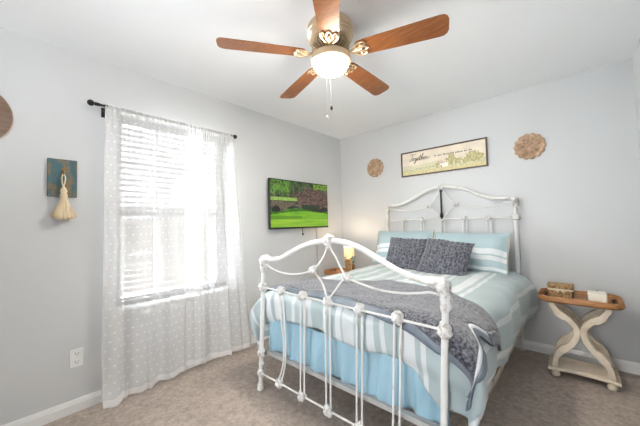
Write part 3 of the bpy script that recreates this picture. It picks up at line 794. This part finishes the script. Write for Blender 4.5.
sub('plush_field', 'plush', 2, NU - 5, 2, NV - 4)
o = sub('satin_binding', 'satin', 0, NU - 4, NV - 4, NV, .010); o['label'] = 'slate satin binding along the front hem'
sub('satin_binding', 'satin', 0, 2, 0, NV - 4, .010)
sub('satin_binding', 'satin', 2, NU - 5, 0, 2, .010)
o = sub('fleece_underside', 'fleece', NU - 5, NU - 3, 20, NV - 4, .012); o['label'] = 'white fleece underside showing at the turned edge'
sub('satin_binding', 'satin', NU - 3, NU, 20, NV, .010)
sub('plush_corner', 'plush', NU - 5, NU, 0, 20)

# ------------------------------------------------------------------ pillows
def pillow_mesh(w, h, t, flange=0, n_=30, wob=.012, seed=1):
    b = MB(); uv = []; vs = []
    for side in (1, -1):
        for j in range(n_ + 1):
            for i in range(n_ + 1):
                a = -1 + 2 * i / n_; c = -1 + 2 * j / n_
                fa, fc = a * (1 + flange), c * (1 + flange)
                q = max(0, 1 - min(1, abs(fa)) ** 2.6) ** .55 * max(0, 1 - min(1, abs(fc)) ** 2.6) ** .55
                pin = 1 - .07 * (c * c) * (1 - abs(a) ** 2) * 0
                x = a * w / 2 * (1 - .06 * (1 - a * a) * 0 - .05 * (1 - c * c) * abs(a) ** 3 * .8); z = c * h / 2 * (1 - .06 * (1 - a * a) * abs(c) ** 3)
                wv = wob * nz(a * 2.1 + seed, c * 2.3, side)
                vs.append((x + wob * .6 * nz(c * 2, seed, 5), -side * (t / 2 * q + .003) + wv * q, z + wob * .6 * nz(a * 2, seed, 6)))
                uv.append((a * .5 + .5, c * .5 + .5))
    k = n_ + 1; fs = []
    for s in range(2):
        o = s * k * k
        for j in range(n_):
            for i in range(n_):
                f = (o + j * k + i, o + j * k + i + 1, o + (j + 1) * k + i + 1, o + (j + 1) * k + i); fs.append(f if s == 0 else f[::-1])
    for i in range(n_):
        for (p, q) in (((i), (i + 1)), ((n_ * k + i + 1), (n_ * k + i)), ((i + 1) * k, i * k), (i * k + n_, (i + 1) * k + n_)):
            fs.append((q, p, p + k * k, q + k * k))
    b.add(vs, fs); return b, uv


def put(o, loc, rx, ry=0, rz=0):
    o.location = loc; o.rotation_mode = 'XYZ'; o.rotation_euler = (R_(rx), R_(ry), R_(rz)); return o


sham_bands = [(.49, .060, .9), (.345, .050, .9), (.115, .032, .9)]
M['sham'] = bands_material('striped_aqua_sham', (.40, .52, .56), (.74, .77, .79), sham_bands, 1, rough=.6, bump=.1, bscale=30)
def sham(name, label, loc, rot, seed):
    e = thing(name, (0, 0, 0), label, 'pillow', 'striped pillow shams')
    b, uv = pillow_mesh(.67, .41, .17, .10, 34, .03, seed); b.build('sham_cover', 'sham', e, uvf=uv, angle=180)
    for s in (-1, 1): MB().tube([(s * .328, .0, -.19), (s * .32, 0, 0), (s * .328, 0, .19)], .005, 6, 4).build('tan_piping', 'tan', e)
    return put(e, loc, *rot)
sham('pillow_sham', 'aqua striped pillow sham leaning at the lamp end of the headboard', (1.055, -.275, .920), (-25, 0, 2), 3)
sham('pillow_sham', 'aqua striped pillow sham leaning at the tray table end of the headboard', (1.738, -.305, .905), (-25, 1, -1), 8)


def knitted(name, label, loc, rot, seed):
    b, uv = pillow_mesh(.42, .375, .15, 0, 40, .016, seed)
    k = 41
    for idx, v in enumerate(b.v):                           # raised knitted ribs
        i = idx % k; j = (idx // k) % k; s = 1 if idx < k * k else -1
        edge = min(i, j, 40 - i, 40 - j) / 40
        if edge > .02: b.v[idx] = (v[0], v[1] - s * .0065 * math.cos(PI * i / 2 + .3) * (1 + .6 * math.cos(PI * j / 2 + PI * (i // 4 % 2))), v[2])
    e = thing(name, (0, 0, 0), label, 'cushion', 'grey knitted cushions')
    b.build('knitted_cover', 'knit', e, uvf=uv, angle=180)
    return put(e, loc, *rot)
knitted('throw_cushion', 'grey knitted square cushion in front of the sham nearest the lamp', (1.232, -.555, .878), (-31, 3, 3), 2)
knitted('throw_cushion', 'grey knitted square cushion propped in front of the sham on the tray table side', (1.622, -.610, .872), (-35, 6, -3), 6)

# ------------------------------------------------------------------ tray side tables
def side_table(cx, cy, label):
    t = thing('tray_table', (cx, cy, 0), label, 'side table', 'tray top side tables')
    w, d_ = .482, .375; yc = cy
    b = MB()
    def ring(w_, dd_, r, z, bow=0): return [(x, y + bow * ((x - cx) / (w / 2)) ** 2 * (1 if y > yc else -1) * -1, z) for x, y in rrect(cx, yc, w_, dd_, r)]
    prof = [(w - .07, d_ - .07, .055, .566), (w - .02, d_ - .02, .075, .570), (w, d_, .085, .582), (w, d_, .085, .592), (w - .006, d_ - .006, .083, .612), (w - .012, d_ - .012, .08, .616), (w - .022, d_ - .022, .077, .613), (w - .04, d_ - .04, .07, .590), (w - .06, d_ - .06, .06, .584)]
    b.loft([ring(a, c, r, z, .022) for a, c, r, z in prof]); b.build('tray_top', 'oak', t, angle=35)
    for s in (-1, 1):
        for y in (-.05, .05): MB().tube([(cx + s * (w / 2 - .052), yc + y - .02, .592), (cx + s * (w / 2 - .04), yc + y, .6), (cx + s * (w / 2 - .052), yc + y + .02, .592)], .008, 6, 4).build('carved_grip', 'signframe', t)
    LC = [(.150, .566), (.148, .540), (.122, .500), (.066, .455), (.026, .408), (.015, .36), (.028, .305), (.060, .252), (.106, .200), (.140, .155), (.150, .115), (.148, .078)]
    for yy in (yc - .115, yc + .105):
        for s in (-1, 1):
            P_ = [Vector((x, 0, z)) for x, z in LC]; C_ = catmull(P_, 4); left = []; right = []
            for i, p in enumerate(C_):
                a = C_[max(0, i - 1)]; c = C_[min(len(C_) - 1, i + 1)]; tg = (c - a).normalized(); nn = Vector((-tg.z, 0, tg.x)); q = i / (len(C_) - 1)
                hw = .016 + .006 * math.sin(q * PI) + (.011 if .17 < q < .27 or .68 < q < .78 else 0) + (.006 if q < .1 or q > .92 else 0)
                left.append((p.x + nn.x * hw, p.z + nn.z * hw)); right.append((p.x - nn.x * .017, p.z - nn.z * .017))
            poly = [(cx + s * x, min(z, .567)) for x, z in left + right[::-1]]
            MB().prism(poly, yy - .021, yy + .021).build('leg', 'antique', t, angle=30, bevel=.004)
    b = MB(); edge = []
    n_ = 12
    for i in range(n_ + 1): q = -1 + 2 * i / n_; edge.append((cx + .196 * q, yc - .150 + .030 * (1 - q * q)))
    for i in range(n_ + 1): q = 1 - 2 * i / n_; edge.append((cx + .196 * q, yc + .145 - .030 * (1 - q * q)))
    b.loft([[(x, y, z) for x, y in edge] for z in (.052, .074)]); b.build('base_plate', 'antique', t, angle=30, bevel=.004)
    for sx_ in (-1, 1):
        for sy_ in (-1, 1): MB().lathe([(.010, 0), (.024, .008), (.028, .024), (.022, .042), (.014, .053)], (cx + sx_ * .152, yc + sy_ * .112, 0.001), 16).build('bun_foot', 'antique', t)
    return t


t1 = side_table(2.502, -.305, 'antique white scroll leg table with wooden tray top under the wicker box')
dup(t1, (.325, -.40, 0), 'matching wooden tray top table beyond the bed holding the small lit lamp')

# wicker box and candle on the near table
TF = .585
wx = thing('wicker_box', (2.40, -.30, TF), 'small brown wicker box tied with cream ribbon on the tray table', 'box')
def wbox(z0, z1, w, d_):
    b = MB(); n_ = 14; rows = 6; rings = []
    for k in range(rows + 1):
        z = z0 + (z1 - z0) * k / rows; base = rrect(2.40, -.305, w, d_, .015, 10)
        rings.append([(x + .0025 * (1 if (i + k) % 2 else -1) * (1 if x > 2.40 else -1), y + .0025 * (1 if (i + k) % 2 else -1) * (1 if y > -.305 else -1), z) for i, (x, y) in enumerate(base)])
    return b.loft(rings)
wbox(TF, TF + .060, .145, .105).build('basket_body', 'wicker', wx, angle=20)
wbox(TF + .072, TF + .102, .158, .118).build('basket_lid', 'wicker', wx, angle=20)
b = MB(); b.box((2.322, -.362, TF + .058), (2.478, -.248, TF + .074), .004)
for s in (-1, 1): b.tube([(2.40, -.366, TF + .064), (2.40 + s * .02, -.372, TF + .07), (2.40 + s * .03, -.37, TF + .06), (2.40 + s * .008, -.366, TF + .06), (2.40 + s * .022, -.368, TF + .045)], .004, 5, 4)
b.build('ribbon', 'ribbon', wx)
cn = thing('candle', (2.607, -.335, TF), 'square ivory candle on the tray table next to the wicker box', 'candle')
MB().box((2.556, -.388, TF), (2.658, -.286, TF + .074), .008).build('wax_block', 'wax', cn)
MB().tube([(2.607, -.337, TF + .073), (2.608, -.337, TF + .086)], .0014, 6).build('wick', 'black', cn)

# lamp and bits on the far table
lp = thing('table_lamp', (.375, -.36, TF), 'small lit table lamp with wicker ball base beyond the bed', 'lamp')
b = MB().lathe([(.035, 0), (.042, .01), (.040, .045), (.052, .075), (.061, .11), (.062, .14), (.054, .175), (.036, .195), (.012, .207)], (.375, -.36, TF), 24)
b.build('wicker_base', 'wicker', lp)
MB().lathe([(.064, .205), (.060, .325)], (.375, -.36, TF), 28, cap=False).build('lamp_shade', 'shade', lp, angle=180, solid=.002)
MB().ball((.375, -.36, TF + .245), .018, 12, 8).build('bulb', 'shade', lp)
l = bpy.data.lights.new('table_lamp_glow', 'POINT'); l.energy = 4.0; l.color = (1, .78, .52); l.shadow_soft_size = .02
lo = bpy.data.objects.new('table_lamp_glow', l); COL.objects.link(lo); lo.location = (.375, -.36, TF + .30)
jr = thing('glass_jar', (.465, -.40, TF), 'pale glass jar with sage sprig beside the lit lamp', 'jar')
MB().lathe([(.02, 0), (.028, .01), (.03, .09), (.022, .12), (.024, .14)], (.465, -.40, TF), 18).build('vessel', 'glassjar', jr)
b = MB(); rnd = random.Random(9)
for k in range(16):
    a = rnd.uniform(0, 6.28); q = rnd.uniform(.01, .035)
    b.ball((.465 + q * math.cos(a), -.40 + q * math.sin(a), TF + .14 + rnd.uniform(0, .08)), .011, 6, 5, .3, (1, .5, 1.3))
b.build('sprig', 'leaf', jr)
tag(MB().lathe([(.016, 0), (.02, .01), (.02, .11), (.01, .14), (.009, .165)], (.512, -.47, TF), 16).build('bottle', 'amber'), 'small amber bottle at the bed end of the far tray table', 'bottle')
